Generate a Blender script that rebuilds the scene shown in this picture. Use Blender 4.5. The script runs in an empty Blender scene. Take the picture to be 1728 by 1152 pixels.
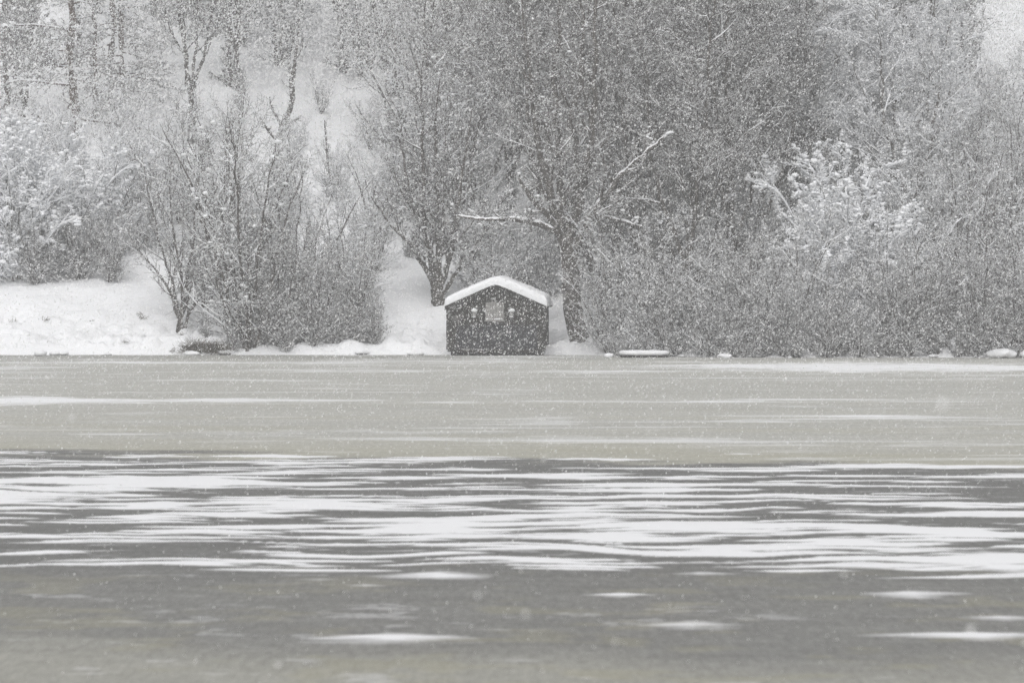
import bpy, math, random
import numpy as np
from math import radians as R_

SC = bpy.context.scene
COL = SC.collection

# ------------------------------------------------------------------ camera
F, HCAM, PYH = 8736.0, 4.0, 425.0          # focal length in photo pixels, eye height, horizon row
cam = bpy.data.cameras.new('camera'); camo = bpy.data.objects.new('camera', cam); COL.objects.link(camo)
camo.location = (0, 0, HCAM); camo.rotation_euler = (R_(90), 0, 0)
cam.sensor_width = 36; cam.lens = 182; cam.shift_y = -(576 - PYH) / 1728
cam.clip_start = 0.5; cam.clip_end = 2000
cam.dof.use_dof = True; cam.dof.focus_distance = 200; cam.dof.aperture_fstop = 4.0
SC.camera = camo

# ------------------------------------------------------------------ overcast light
SUN_EL, SUN_AZ = 50, 190      # bright side of the cloud is behind the viewer
w = bpy.data.worlds.new('World'); SC.world = w; w.use_nodes = True
nt = w.node_tree; nt.nodes.clear()
sky = nt.nodes.new('ShaderNodeTexSky'); sky.sky_type = 'NISHITA'; sky.sun_disc = False
sky.sun_elevation = R_(SUN_EL); sky.sun_rotation = R_(SUN_AZ)
sky.air_density = 1.0; sky.dust_density = 6.0; sky.ozone_density = 1.0
hs = nt.nodes.new('ShaderNodeHueSaturation'); hs.inputs['Saturation'].default_value = 0.12
bg = nt.nodes.new('ShaderNodeBackground'); bg.inputs['Strength'].default_value = 0.12
wo = nt.nodes.new('ShaderNodeOutputWorld')
nt.links.new(sky.outputs[0], hs.inputs['Color']); nt.links.new(hs.outputs[0], bg.inputs[0]); nt.links.new(bg.outputs[0], wo.inputs[0])
sl = bpy.data.lights.new('sun', 'SUN'); sl.energy = 1.15; sl.angle = R_(80); sl.color = (1, 0.99, 0.98)
so = bpy.data.objects.new('sun', sl); COL.objects.link(so)
so.rotation_euler = (R_(90 - SUN_EL), 0, R_(180 - SUN_AZ)); so.location = (0, 0, 80)
SC.view_settings.view_transform = 'Standard'; SC.view_settings.look = 'None'
SC.view_settings.gamma = 1; SC.view_settings.exposure = 0.0
SC.cycles.max_bounces = 8; SC.cycles.diffuse_bounces = 6; SC.cycles.volume_bounces = 3
SC.cycles.glossy_bounces = 2; SC.cycles.transmission_bounces = 2; SC.cycles.transparent_max_bounces = 4
SC.cycles.use_denoising = True; SC.cycles.denoiser = 'OPENIMAGEDENOISE'; SC.cycles.denoising_input_passes = 'RGB_ALBEDO_NORMAL'; SC.cycles.denoising_prefilter = 'NONE'
SC.cycles.caustics_reflective = False; SC.cycles.caustics_refractive = False

def px2x(px, Y): return (px - 864.0) / F * Y
def py2z(py, Y): return HCAM - (py - PYH) / F * Y

# ------------------------------------------------------------------ noise
def _hash(ix, iy, s):
    h = (ix.astype(np.int64) * 374761393 + iy.astype(np.int64) * 668265263 + s * 974634947) & 0xffffffff
    h = ((h ^ (h >> 13)) * 1274126177) & 0xffffffff
    h = ((h ^ (h >> 16)) * 2246822519) & 0xffffffff
    return ((h ^ (h >> 15)) & 0xffffff) / float(0xffffff)
def vnoise(x, y, s=0):
    x, y = np.broadcast_arrays(np.asarray(x, float), np.asarray(y, float))
    ix, iy = np.floor(x), np.floor(y); fx, fy = x - ix, y - iy
    fx = fx * fx * fx * (fx * (fx * 6 - 15) + 10); fy = fy * fy * fy * (fy * (fy * 6 - 15) + 10)
    a = _hash(ix, iy, s); b = _hash(ix + 1, iy, s); c = _hash(ix, iy + 1, s); d = _hash(ix + 1, iy + 1, s)
    return (a + (b - a) * fx) * (1 - fy) + (c + (d - c) * fx) * fy
def fbm(x, y, s=0, o=4, g=0.5):
    t = 0; a = 1; n = 0
    for k in range(o):
        t = t + a * vnoise(x * 2 ** k + 17.3 * k, y * 2 ** k - 9.1 * k, s + k); n += a; a *= g
    return t / n
def sstep(a, b, x):
    t = np.clip((np.asarray(x, float) - a) / (b - a), 0, 1); return t * t * (3 - 2 * t)

# ------------------------------------------------------------------ mesh helpers
def mesh_np(name, V, Q, smooth=True, attrs=None):
    """mesh from numpy verts and faces of equal size"""
    V = np.asarray(V, np.float32); Q = np.asarray(Q, np.int32); k = Q.shape[1]
    me = bpy.data.meshes.new(name)
    me.vertices.add(len(V)); me.vertices.foreach_set('co', V.ravel())
    me.loops.add(Q.size); me.loops.foreach_set('vertex_index', Q.ravel())
    me.polygons.add(len(Q)); me.polygons.foreach_set('loop_start', np.arange(0, Q.size, k, dtype=np.int32))
    me.polygons.foreach_set('loop_total', np.full(len(Q), k, np.int32))
    me.update(calc_edges=True)
    me.polygons.foreach_set('use_smooth', np.full(len(Q), bool(smooth)))
    for an, arr in (attrs or {}).items():
        at = me.attributes.new(an, 'FLOAT', 'POINT'); at.data.foreach_set('value', np.asarray(arr, np.float32).ravel())
    return me
def obj(name, me, mat=None, parent=None):
    o = bpy.data.objects.new(name, me); COL.objects.link(o)
    if mat and not me.materials: me.materials.append(mat)
    if parent: o.parent = parent
    return o
def tag(o, label=None, cat=None, group=None, kind=None):
    if label: o['label'] = label
    if cat: o['category'] = cat
    if group: o['group'] = group
    if kind: o['kind'] = kind
    return o
def empty(name, loc, rz=0, label=None, cat=None, group=None):
    o = bpy.data.objects.new(name, None); COL.objects.link(o); o.location = loc; o.rotation_euler = (0, 0, rz)
    o.empty_display_size = 0.3
    return tag(o, label, cat, group)
def grid_faces(nr, nc, off=0):
    i = np.arange(nr - 1)[:, None] * nc + np.arange(nc - 1)[None]
    return (np.stack([i, i + 1, i + nc + 1, i + nc], -1).reshape(-1, 4) + off)

class MB:
    """collects boxes / prisms / lofts with mixed faces"""
    def __init__(s): s.v = []; s.f = []
    def add(s, v, f):
        o = len(s.v); s.v += [tuple(p) for p in v]; s.f += [tuple(i + o for i in q) for q in f]
    def box(s, x0, x1, y0, y1, z0, z1):
        s.add([(x0,y0,z0),(x1,y0,z0),(x1,y1,z0),(x0,y1,z0),(x0,y0,z1),(x1,y0,z1),(x1,y1,z1),(x0,y1,z1)],
              [(0,3,2,1),(4,5,6,7),(0,1,5,4),(1,2,6,5),(2,3,7,6),(3,0,4,7)])
    def prism(s, poly, y0, y1):          # poly of (x, z), counter-clockwise seen from the front
        n = len(poly)
        s.add([(x, y0, z) for x, z in poly] + [(x, y1, z) for x, z in poly],
              [tuple(range(n)), tuple(range(2*n-1, n-1, -1))] + [(i, i+n, (i+1) % n + n, (i+1) % n) for i in range(n)])
    def build(s, name, mat, parent=None, bevel=0.0, smooth=False):
        me = bpy.data.meshes.new(name); me.from_pydata(s.v, [], s.f); me.update()
        o = obj(name, me, mat, parent)
        if smooth: me.polygons.foreach_set('use_smooth', [True] * len(me.polygons))
        if bevel:
            b = o.modifiers.new('bevel', 'BEVEL'); b.width = bevel; b.segments = 1; b.limit_method = 'ANGLE'
        return o

# ------------------------------------------------------------------ materials
def mat_new(name):
    m = bpy.data.materials.new(name); m.use_nodes = True; t = m.node_tree
    b = t.nodes['Principled BSDF']; return m, t, b
def nd(t, typ, **kw):
    n = t.nodes.new(typ)
    for k, v in kw.items(): setattr(n, k, v)
    return n
def noise_node(t, scale, detail=4, rough=0.6, vec=None, stretch=None):
    tc = nd(t, 'ShaderNodeTexCoord'); n = nd(t, 'ShaderNodeTexNoise')
    n.inputs['Scale'].default_value = scale; n.inputs['Detail'].default_value = detail; n.inputs['Roughness'].default_value = rough
    src = tc.outputs['Object']
    if stretch:
        mp = nd(t, 'ShaderNodeMapping'); mp.inputs['Scale'].default_value = stretch
        t.links.new(src, mp.inputs[0]); src = mp.outputs[0]
    t.links.new(src, n.inputs['Vector']); return n
def ramp(t, fac, stops):
    r = nd(t, 'ShaderNodeValToRGB'); e = r.color_ramp.elements
    while len(e) < len(stops): e.new(0.5)
    for k, (p, c) in enumerate(stops):
        e[k].position = p; e[k].color = (c[0], c[1], c[2], 1) if not np.isscalar(c) else (c, c, c, 1)
    t.links.new(fac, r.inputs[0]); return r
def mixc(t, fac, a, b):
    m = nd(t, 'ShaderNodeMix', data_type='RGBA')
    for s, v in ((0, fac), (6, a), (7, b)):
        if hasattr(v, 'is_output'): t.links.new(v, m.inputs[s])
        else: m.inputs[s].default_value = v if np.isscalar(v) else (*v, 1)
    return m.outputs[2]

def make_mats():
    M = {}
    m, t, b = mat_new('snow')
    n = noise_node(t, 6, 5)
    r = ramp(t, n.outputs[0], [(0.3, (0.75, 0.76, 0.78)), (0.7, (0.83, 0.835, 0.85))])
    t.links.new(r.outputs[0], b.inputs['Base Color']); b.inputs['Roughness'].default_value = 0.9; b.inputs['Specular IOR Level'].default_value = 0.1
    bp = nd(t, 'ShaderNodeBump'); bp.inputs['Strength'].default_value = 0.4; bp.inputs['Distance'].default_value = 0.05
    t.links.new(n.outputs[0], bp.inputs['Height']); t.links.new(bp.outputs[0], b.inputs['Normal'])
    M['snow'] = m
    # snow lying on twigs
    m, t, b = mat_new('twig_snow'); b.inputs['Base Color'].default_value = (0.84, 0.85, 0.87, 1)
    b.inputs['Roughness'].default_value = 0.95; b.inputs['Specular IOR Level'].default_value = 0.0; M['twig_snow'] = m
    # bark of trunks and limbs, with wind-driven snow stuck to it in patches
    for nm, c0, c1, lim in (('bark', (0.035, 0.031, 0.028), (0.10, 0.09, 0.08), 0.665), ('pine_bark', (0.05, 0.035, 0.028), (0.13, 0.10, 0.085), 0.66)):
        m, t, b = mat_new(nm)
        n = noise_node(t, 9, 6, 0.7, stretch=(1, 1, 0.25))
        r = ramp(t, n.outputs[0], [(0.3, c0), (0.7, c1)])
        g = nd(t, 'ShaderNodeNewGeometry'); sp = nd(t, 'ShaderNodeSeparateXYZ'); t.links.new(g.outputs['Normal'], sp.inputs[0])
        n2 = noise_node(t, 5, 5, 0.7)
        ma = nd(t, 'ShaderNodeMath', operation='MULTIPLY_ADD'); t.links.new(sp.outputs[2], ma.inputs[0]); ma.inputs[1].default_value = 0.35
        t.links.new(n2.outputs[0], ma.inputs[2])
        mb = nd(t, 'ShaderNodeMath', operation='MULTIPLY_ADD'); t.links.new(sp.outputs[0], mb.inputs[0]); mb.inputs[1].default_value = -0.06
        t.links.new(ma.outputs[0], mb.inputs[2])
        rr = ramp(t, mb.outputs[0], [(lim, 0.0), (lim + 0.06, 1.0)])
        c = mixc(t, rr.outputs[0], r.outputs[0], (0.82, 0.83, 0.85))
        t.links.new(c, b.inputs['Base Color']); b.inputs['Roughness'].default_value = 0.9; b.inputs['Specular IOR Level'].default_value = 0.1
        bp = nd(t, 'ShaderNodeBump'); bp.inputs['Strength'].default_value = 0.5; bp.inputs['Distance'].default_value = 0.03
        t.links.new(n.outputs[0], bp.inputs['Height']); t.links.new(bp.outputs[0], b.inputs['Normal'])
        M[nm] = m
    m, t, b = mat_new('twig'); oi = nd(t, 'ShaderNodeObjectInfo')
    r = ramp(t, oi.outputs['Random'], [(0, (0.055, 0.046, 0.042)), (1, (0.10, 0.088, 0.080))])
    t.links.new(r.outputs[0], b.inputs['Base Color']); b.inputs['Roughness'].default_value = 0.9; b.inputs['Specular IOR Level'].default_value = 0.05
    M['twig'] = m
    m, t, b = mat_new('dry_grass'); b.inputs['Base Color'].default_value = (0.10, 0.085, 0.06, 1); b.inputs['Roughness'].default_value = 0.9; M['dry_grass'] = m
    # weathered boards
    for nm, c0, c1 in (('board', (0.009, 0.0085, 0.007), (0.034, 0.032, 0.026)), ('door_board', (0.013, 0.0145, 0.017), (0.040, 0.043, 0.050)),
                       ('grey_board', (0.16, 0.157, 0.15), (0.36, 0.35, 0.34)), ('beam', (0.015, 0.014, 0.013), (0.035, 0.033, 0.03))):
        m, t, b = mat_new(nm)
        n = noise_node(t, 5, 6, 0.7, stretch=(6, 6, 0.7))
        r = ramp(t, n.outputs[0], [(0.3, c0), (0.72, c1)])
        n2 = noise_node(t, 11, 5, 0.75); rr = ramp(t, n2.outputs[0], [(0.63, 0.0), (0.72, 0.75)])   # snow driven against the boards
        c = mixc(t, rr.outputs[0], r.outputs[0], (0.6, 0.61, 0.63)) if nm != 'beam' else r.outputs[0]
        t.links.new(c, b.inputs['Base Color']); b.inputs['Roughness'].default_value = 0.85; b.inputs['Specular IOR Level'].default_value = 0.2
        M[nm] = m
    m, t, b = mat_new('window_glass'); b.inputs['Base Color'].default_value = (0.12, 0.125, 0.13, 1); b.inputs['Roughness'].default_value = 0.25; M['window_glass'] = m
    m, t, b = mat_new('lamp_metal'); b.inputs['Base Color'].default_value = (0.25, 0.25, 0.24, 1); b.inputs['Roughness'].default_value = 0.6; M['lamp_metal'] = m
    m, t, b = mat_new('rock'); n = noise_node(t, 4, 6)
    r = ramp(t, n.outputs[0], [(0.3, 0.08), (0.7, 0.2)]); t.links.new(r.outputs[0], b.inputs['Base Color']); b.inputs['Roughness'].default_value = 0.9; M['rock'] = m
    # ice, slush and blown snow, driven by the attributes of the lake mesh
    m, t, b = mat_new('lake_ice')
    a1 = nd(t, 'ShaderNodeAttribute', attribute_name='snow'); a2 = nd(t, 'ShaderNodeAttribute', attribute_name='slush'); a3 = nd(t, 'ShaderNodeAttribute', attribute_name='stain')
    n1 = noise_node(t, 1.3, 7, 0.65, stretch=(0.5, 1, 1)); n2 = noise_node(t, 14, 4, 0.7, stretch=(0.6, 1, 1))
    ice = ramp(t, n1.outputs[0], [(0.3, (0.125, 0.125, 0.119)), (0.7, (0.19, 0.19, 0.182))]).outputs[0]
    slush = ramp(t, n1.outputs[0], [(0.3, (0.45, 0.447, 0.412)), (0.7, (0.51, 0.506, 0.47))]).outputs[0]
    c = mixc(t, a2.outputs['Fac'], ice, slush)
    gr = ramp(t, noise_node(t, 11, 7, 0.8, stretch=(1, 0.12, 1)).outputs[0], [(0.36, 0.74), (0.66, 1.26)])    # grain of the refrozen surface
    mu = nd(t, 'ShaderNodeMix', data_type='RGBA', blend_type='MULTIPLY'); mu.inputs[0].default_value = 1.0
    t.links.new(c, mu.inputs[6]); t.links.new(gr.outputs[0], mu.inputs[7]); c = mu.outputs[2]
    c = mixc(t, a3.outputs['Fac'], c, (0.35, 0.33, 0.22))
    add = nd(t, 'ShaderNodeMath', operation='SUBTRACT'); t.links.new(n2.outputs[0], add.inputs[0]); add.inputs[1].default_value = 0.5
    ma = nd(t, 'ShaderNodeMath', operation='MULTIPLY_ADD'); t.links.new(add.outputs[0], ma.inputs[0]); ma.inputs[1].default_value = 0.45
    t.links.new(a1.outputs['Fac'], ma.inputs[2])
    rr = ramp(t, ma.outputs[0], [(0.2, 0.0), (0.8, 1.0)])
    c = mixc(t, rr.outputs[0], c, (0.83, 0.835, 0.85))
    sp = ramp(t, noise_node(t, 55, 2, 0.5).outputs[0], [(0.62, 0.0), (0.70, 0.45)])      # single flakes lying on the ice
    c = mixc(t, sp.outputs[0], c, (0.80, 0.80, 0.82))
    t.links.new(c, b.inputs['Base Color']); b.inputs['Roughness'].default_value = 0.55; b.inputs['Specular IOR Level'].default_value = 0.06
    M['lake_ice'] = m
    # falling flakes: white, a little translucent
    m, t, b = mat_new('snowflake'); t.nodes.remove(b)
    d = nd(t, 'ShaderNodeBsdfDiffuse'); d.inputs[0].default_value = (0.97, 0.97, 0.975, 1)
    tr = nd(t, 'ShaderNodeBsdfTranslucent'); tr.inputs[0].default_value = (0.97, 0.97, 0.975, 1)
    mx = nd(t, 'ShaderNodeMixShader'); mx.inputs[0].default_value = 0.45
    t.links.new(d.outputs[0], mx.inputs[1]); t.links.new(tr.outputs[0], mx.inputs[2])
    t.links.new(mx.outputs[0], t.nodes['Material Output'].inputs[0]); M['snowflake'] = m
    return M
M = make_mats()

# ------------------------------------------------------------------ terrain: shore bank and wooded hill
def shore(x):
    x = np.asarray(x, float)
    return 200.9 - 5.0 * sstep(2.5, 9, x) + 0.7 * (fbm(x * 0.35, x * 0 + 3, 5, 3) - 0.5)
def height(x, Y):
    x = np.asarray(x, float); Y = np.asarray(Y, float)
    d = Y - shore(x)
    slope = 0.27 - 0.09 * sstep(3, 16, x)
    dd = np.maximum(d - 1.2, 0)
    z = (0.42 - 0.24 * sstep(2, 6, x)) * sstep(-0.1, 1.0, d) + slope * dd * sstep(0, 8, dd) * 0.9 + 0.02 * np.maximum(dd - 30, 0) + 0.15 * np.maximum(dd - 75, 0)
    z = z + (fbm(x * 0.12, Y * 0.12, 21, 4) - 0.5) * 2.6 * sstep(3, 25, d)
    z = z + (fbm(x * 0.8, Y * 0.8, 31, 4) - 0.5) * 0.42 * sstep(-0.2, 3, d)
    z = z + 0.27 * sstep(0.48, 0.75, fbm(x * 1.7, Y * 2.1, 41, 3)) * sstep(0.0, 0.7, d) * (1 - sstep(4, 9, d))
    # low hollow under and around the boathouse
    hut = np.exp(-(((x + 0.5) / 2.3) ** 4 + ((Y - 202) / 4) ** 4))
    z = z * (1 - 0.75 * hut)
    return z - 0.35 * (1 - sstep(-0.5, 0.1, d))
def build_terrain():
    xs = np.concatenate([np.linspace(-150, -34, 50)[:-1], np.linspace(-34, 34, 520), np.linspace(34, 150, 50)[1:]])
    ys = np.concatenate([np.linspace(188, 225, 300)[:-1], np.linspace(225, 300, 160)[:-1], np.linspace(300, 430, 60)])
    X, Y = np.meshgrid(xs, ys); Z = height(X, Y)
    me = mesh_np('snowy_hillside', np.stack([X, Y, Z], -1).reshape(-1, 3), grid_faces(len(ys), len(xs)))
    tag(obj('snowy_hillside', me, M['snow']), kind='structure')
build_terrain()

# ------------------------------------------------------------------ frozen lake
def lake_masks(x, Y):
    py = PYH + F * HCAM / Y; px = 864 + x / Y * F
    # --- where the slush sheet ends (a slanting line across the lake) and where it comes back near the viewer
    edge = 99.8 - 0.42 * x + 2.5 * (fbm(x * 0.25, Y * 0.3, 3, 3) - 0.5)
    far = sstep(-2.0, 2.4, Y - edge + 9.0 * (fbm(x * 0.33, Y * 0.6, 13, 5, 0.6) - 0.5))
    near = sstep(53.5, 48.5, Y + 3.0 * (fbm(x * 0.4, Y * 0.35, 9, 3) - 0.5) + 0.35 * (x))
    slush = np.clip(far * (0.86 + 0.28 * (fbm(x * 0.05, Y * 0.5, 77, 4) - 0.5)) + 0.34 * near + 0.14 * sstep(68, 60, Y), 0, 1)
    slush = slush * (1 - 0.4 * sstep(188, 198, Y))
    stain = far * (0.36 * sstep(12, 0, Y - edge) + 0.26 * sstep(0.5, 0.75, fbm(x * 0.16, Y * 0.7, 61, 4)) * sstep(60, 4, Y - edge))
    stain = stain + (1 - far) * (0.28 * sstep(0.56, 0.74, fbm(x * 1.1, Y * 0.9, 63, 4)) * sstep(70, 58, Y) + 0.14 * near)
    # --- thin streaks on the slush
    s2 = fbm(x * 0.12, Y * 0.55, 131, 4, 0.5)
    streaks = 0.4 * sstep(0.64, 0.80, s2) * far + 0.16 * sstep(0.45, 0.7, fbm(x * 0.07, Y * 0.3, 141, 3)) * far + 0.30 * sstep(0.5, 0.75, fbm(x * 0.33, Y * 0.55, 143, 4, 0.6)) * far
    snow = streaks
    # --- single drifts: centre and half size in metres
    Yr = Y; wave = Y + 1.9 * (fbm(x * 0.42, Y * 0.16, 171, 3) - 0.5) * sstep(120, 100, Y)
    def drift(cx, cy, hw, hh, amt=1.0, soft=0.55, slant=0.0, rag=1.0, Y=wave):
        cY = F * HCAM / (cy - PYH); X0 = px2x(cx, cY); HW = hw / F * cY; HH = hh / (F * HCAM) * cY * cY
        out = np.zeros_like(x); u = (x - X0) / HW; v = (Y - cY - slant * (x - X0)) / HH
        I = (np.abs(u) < 1) & (np.abs(v) < 1.9)
        if not I.any(): return out
        u, v, xx, yy = u[I], v[I], x[I], Y[I]
        tip = np.clip(1 - np.abs(u), 0, 1) ** 0.85
        q = tip - np.abs(v) + rag * (0.6 * (fbm(xx * 1.1, yy * 1.6, int(cx + cy) + 400, 3) - 0.5) + 0.3 * (fbm(xx * 0.9 + 7, yy * 7, 55, 3) - 0.5)) * tip ** 0.5
        out[I] = amt * sstep(0.0, soft * 1.25, q)
        return out
    g = random.Random(31); strips = np.zeros_like(x)
    top = lambda cx: 759 + 28 * (cx / 1728.0)
    lay = [(cx, cy, hw, hh, 1, 0.35, 0.02) for cx, cy, hw, hh in ((150, 815, 380, 15), (560, 850, 330, 9), (700, 880, 350, 9), (1000, 872, 330, 9), (250, 905, 320, 9),
            (1350, 895, 420, 11), (850, 925, 260, 10), (1600, 905, 260, 14), (60, 835, 260, 8), (300, 950, 330, 6), (980, 805, 300, 6))]
    for k in range(760):
        d = 196 * g.random() ** 1.1; cx = g.uniform(-900, 2630); cy = top(cx) + d; kk = (cy - PYH) / 440.0
        white = g.random() < (0.63 - 0.35 * sstep(150, 200, d) + 0.1 * sstep(900, 0, cx) * sstep(120, 60, d))
        lay.append((cx, cy, (95 if white else 90) * math.exp(g.random() * 1.15) * (0.7 + 0.3 * kk), (1.3 + 4.0 * g.random() ** 1.8) * kk, 1.0 if white else -1.0, g.uniform(0.3, 0.6), g.uniform(-0.08, 0.08)))
    lay += [(180, 812, 330, 12, 1, 0.4, 0.0), (1670, 942, 240, 15, 1, 0.45, 0.03), (700, 893, 240, 8, 1, 0.4, 0.02), (1150, 888, 280, 8, 1, 0.4, 0.0), (420, 858, 260, 7, 1, 0.4, 0.03)]
    for k in range(300):                                   # fine tapering tongues that fray the larger patches
        d = 200 * g.random() ** 1.1; cx = g.uniform(-900, 2630); cy = top(cx) + d; kk = (cy - PYH) / 440.0
        lay.append((cx, cy, 85 * math.exp(g.random() * 1.0) * (0.7 + 0.3 * kk), (0.9 + 1.9 * g.random()) * kk, 1.0 if g.random() < 0.36 else -1.0, g.uniform(0.4, 0.7), g.uniform(-0.1, 0.1)))
    for a in lay:
        q = drift(a[0], a[1], a[2], a[3], 1.0, a[5] * 0.8, a[6])
        strips = strips * (1 - q) + (q if a[4] > 0 else 0)
    snow = np.maximum(snow, strips * (1 - sstep(0.5, 5.5, Y - edge + 4 * (fbm(x * 0.3, Y * 0.4, 15, 2) - 0.5))))
    for a in ((650, 1077, 250, 16), (1165, 1055, 170, 13, .7), (1640, 1072, 260, 15), (740, 973, 175, 14), (540, 978, 90, 4, .5), (1052, 1004, 100, 6, .9),
              (1540, 1002, 150, 15, .8), (1690, 1042, 140, 10, .9), (1690, 950, 200, 24), (1480, 955, 200, 10), (60, 1004, 90, 5, .45), (620, 988, 70, 4, .5), (1180, 968, 120, 6, .7),
              (90, 677, 330, 10, 1), (20, 676, 300, 13, 1), (1500, 1040, 300, 5, .35), (640, 1084, 330, 8, .5), (400, 676, 450, 6, .8), (200, 733, 170, 3, .6), (1430, 620, 560, 14, 1), (1600, 619, 420, 10, 1), (1400, 618, 420, 8, 1), (1250, 617, 260, 6, 1), (1650, 622, 300, 8, 1), (250, 612, 600, 3, .9), (760, 613, 250, 2.5, .5),
              (760, 679, 130, 3, .7), (1250, 766, 70, 2, .8), (1180, 743, 50, 2, .6), (1450, 641, 500, 4, .35), (1350, 686, 120, 2, .6)):
        fg = a[1] > 965
        snow = np.maximum(snow, drift(*(tuple(a) + (1.0,))[:5], soft=0.95 if fg else 0.7, rag=1.25 if fg else 1.4, Y=Yr) * (1.0 if fg else 0.92))
    # thin dusting of grains between the drifts
    snow = np.maximum(snow, (1 - far) * 0.34 * sstep(0.5, 0.75, fbm(x * 1.5, Y * 1.5, 181, 5, 0.65)) * sstep(0.35, 0.6, fbm(x * 0.2, Y * 0.3, 183, 2)))
    return np.clip(snow, 0, 1), np.clip(slush, 0, 1), np.clip(stain, 0, 0.8)
def build_lake():
    inv = np.linspace(1 / 206.0, 1 / 42.0, 760)
    ys = np.concatenate([[225, 212], 1 / inv, [38, 33, 27, 20, 12, 4, -6, -25]])
    s = np.linspace(-1, 1, 1150)
    s = np.concatenate([[-12, -6, -3, -1.6], s, [1.6, 3, 6, 12]])
    wd = np.clip(0.13 * np.abs(ys) + 7, 8, None)
    X = np.clip(s[None] * wd[:, None], -150, 150); Y = np.repeat(ys[:, None], len(s), 1)
    a, b, c = lake_masks(X, np.maximum(Y, 20))
    Z = 0.025 * a
    me = mesh_np('frozen_lake', np.stack([X, Y, Z], -1).reshape(-1, 3), grid_faces(len(ys), len(s))[:, ::-1], attrs={'snow': a, 'slush': b, 'stain': c})
    tag(obj('frozen_lake', me, M['lake_ice']), kind='structure')
build_lake()

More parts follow.
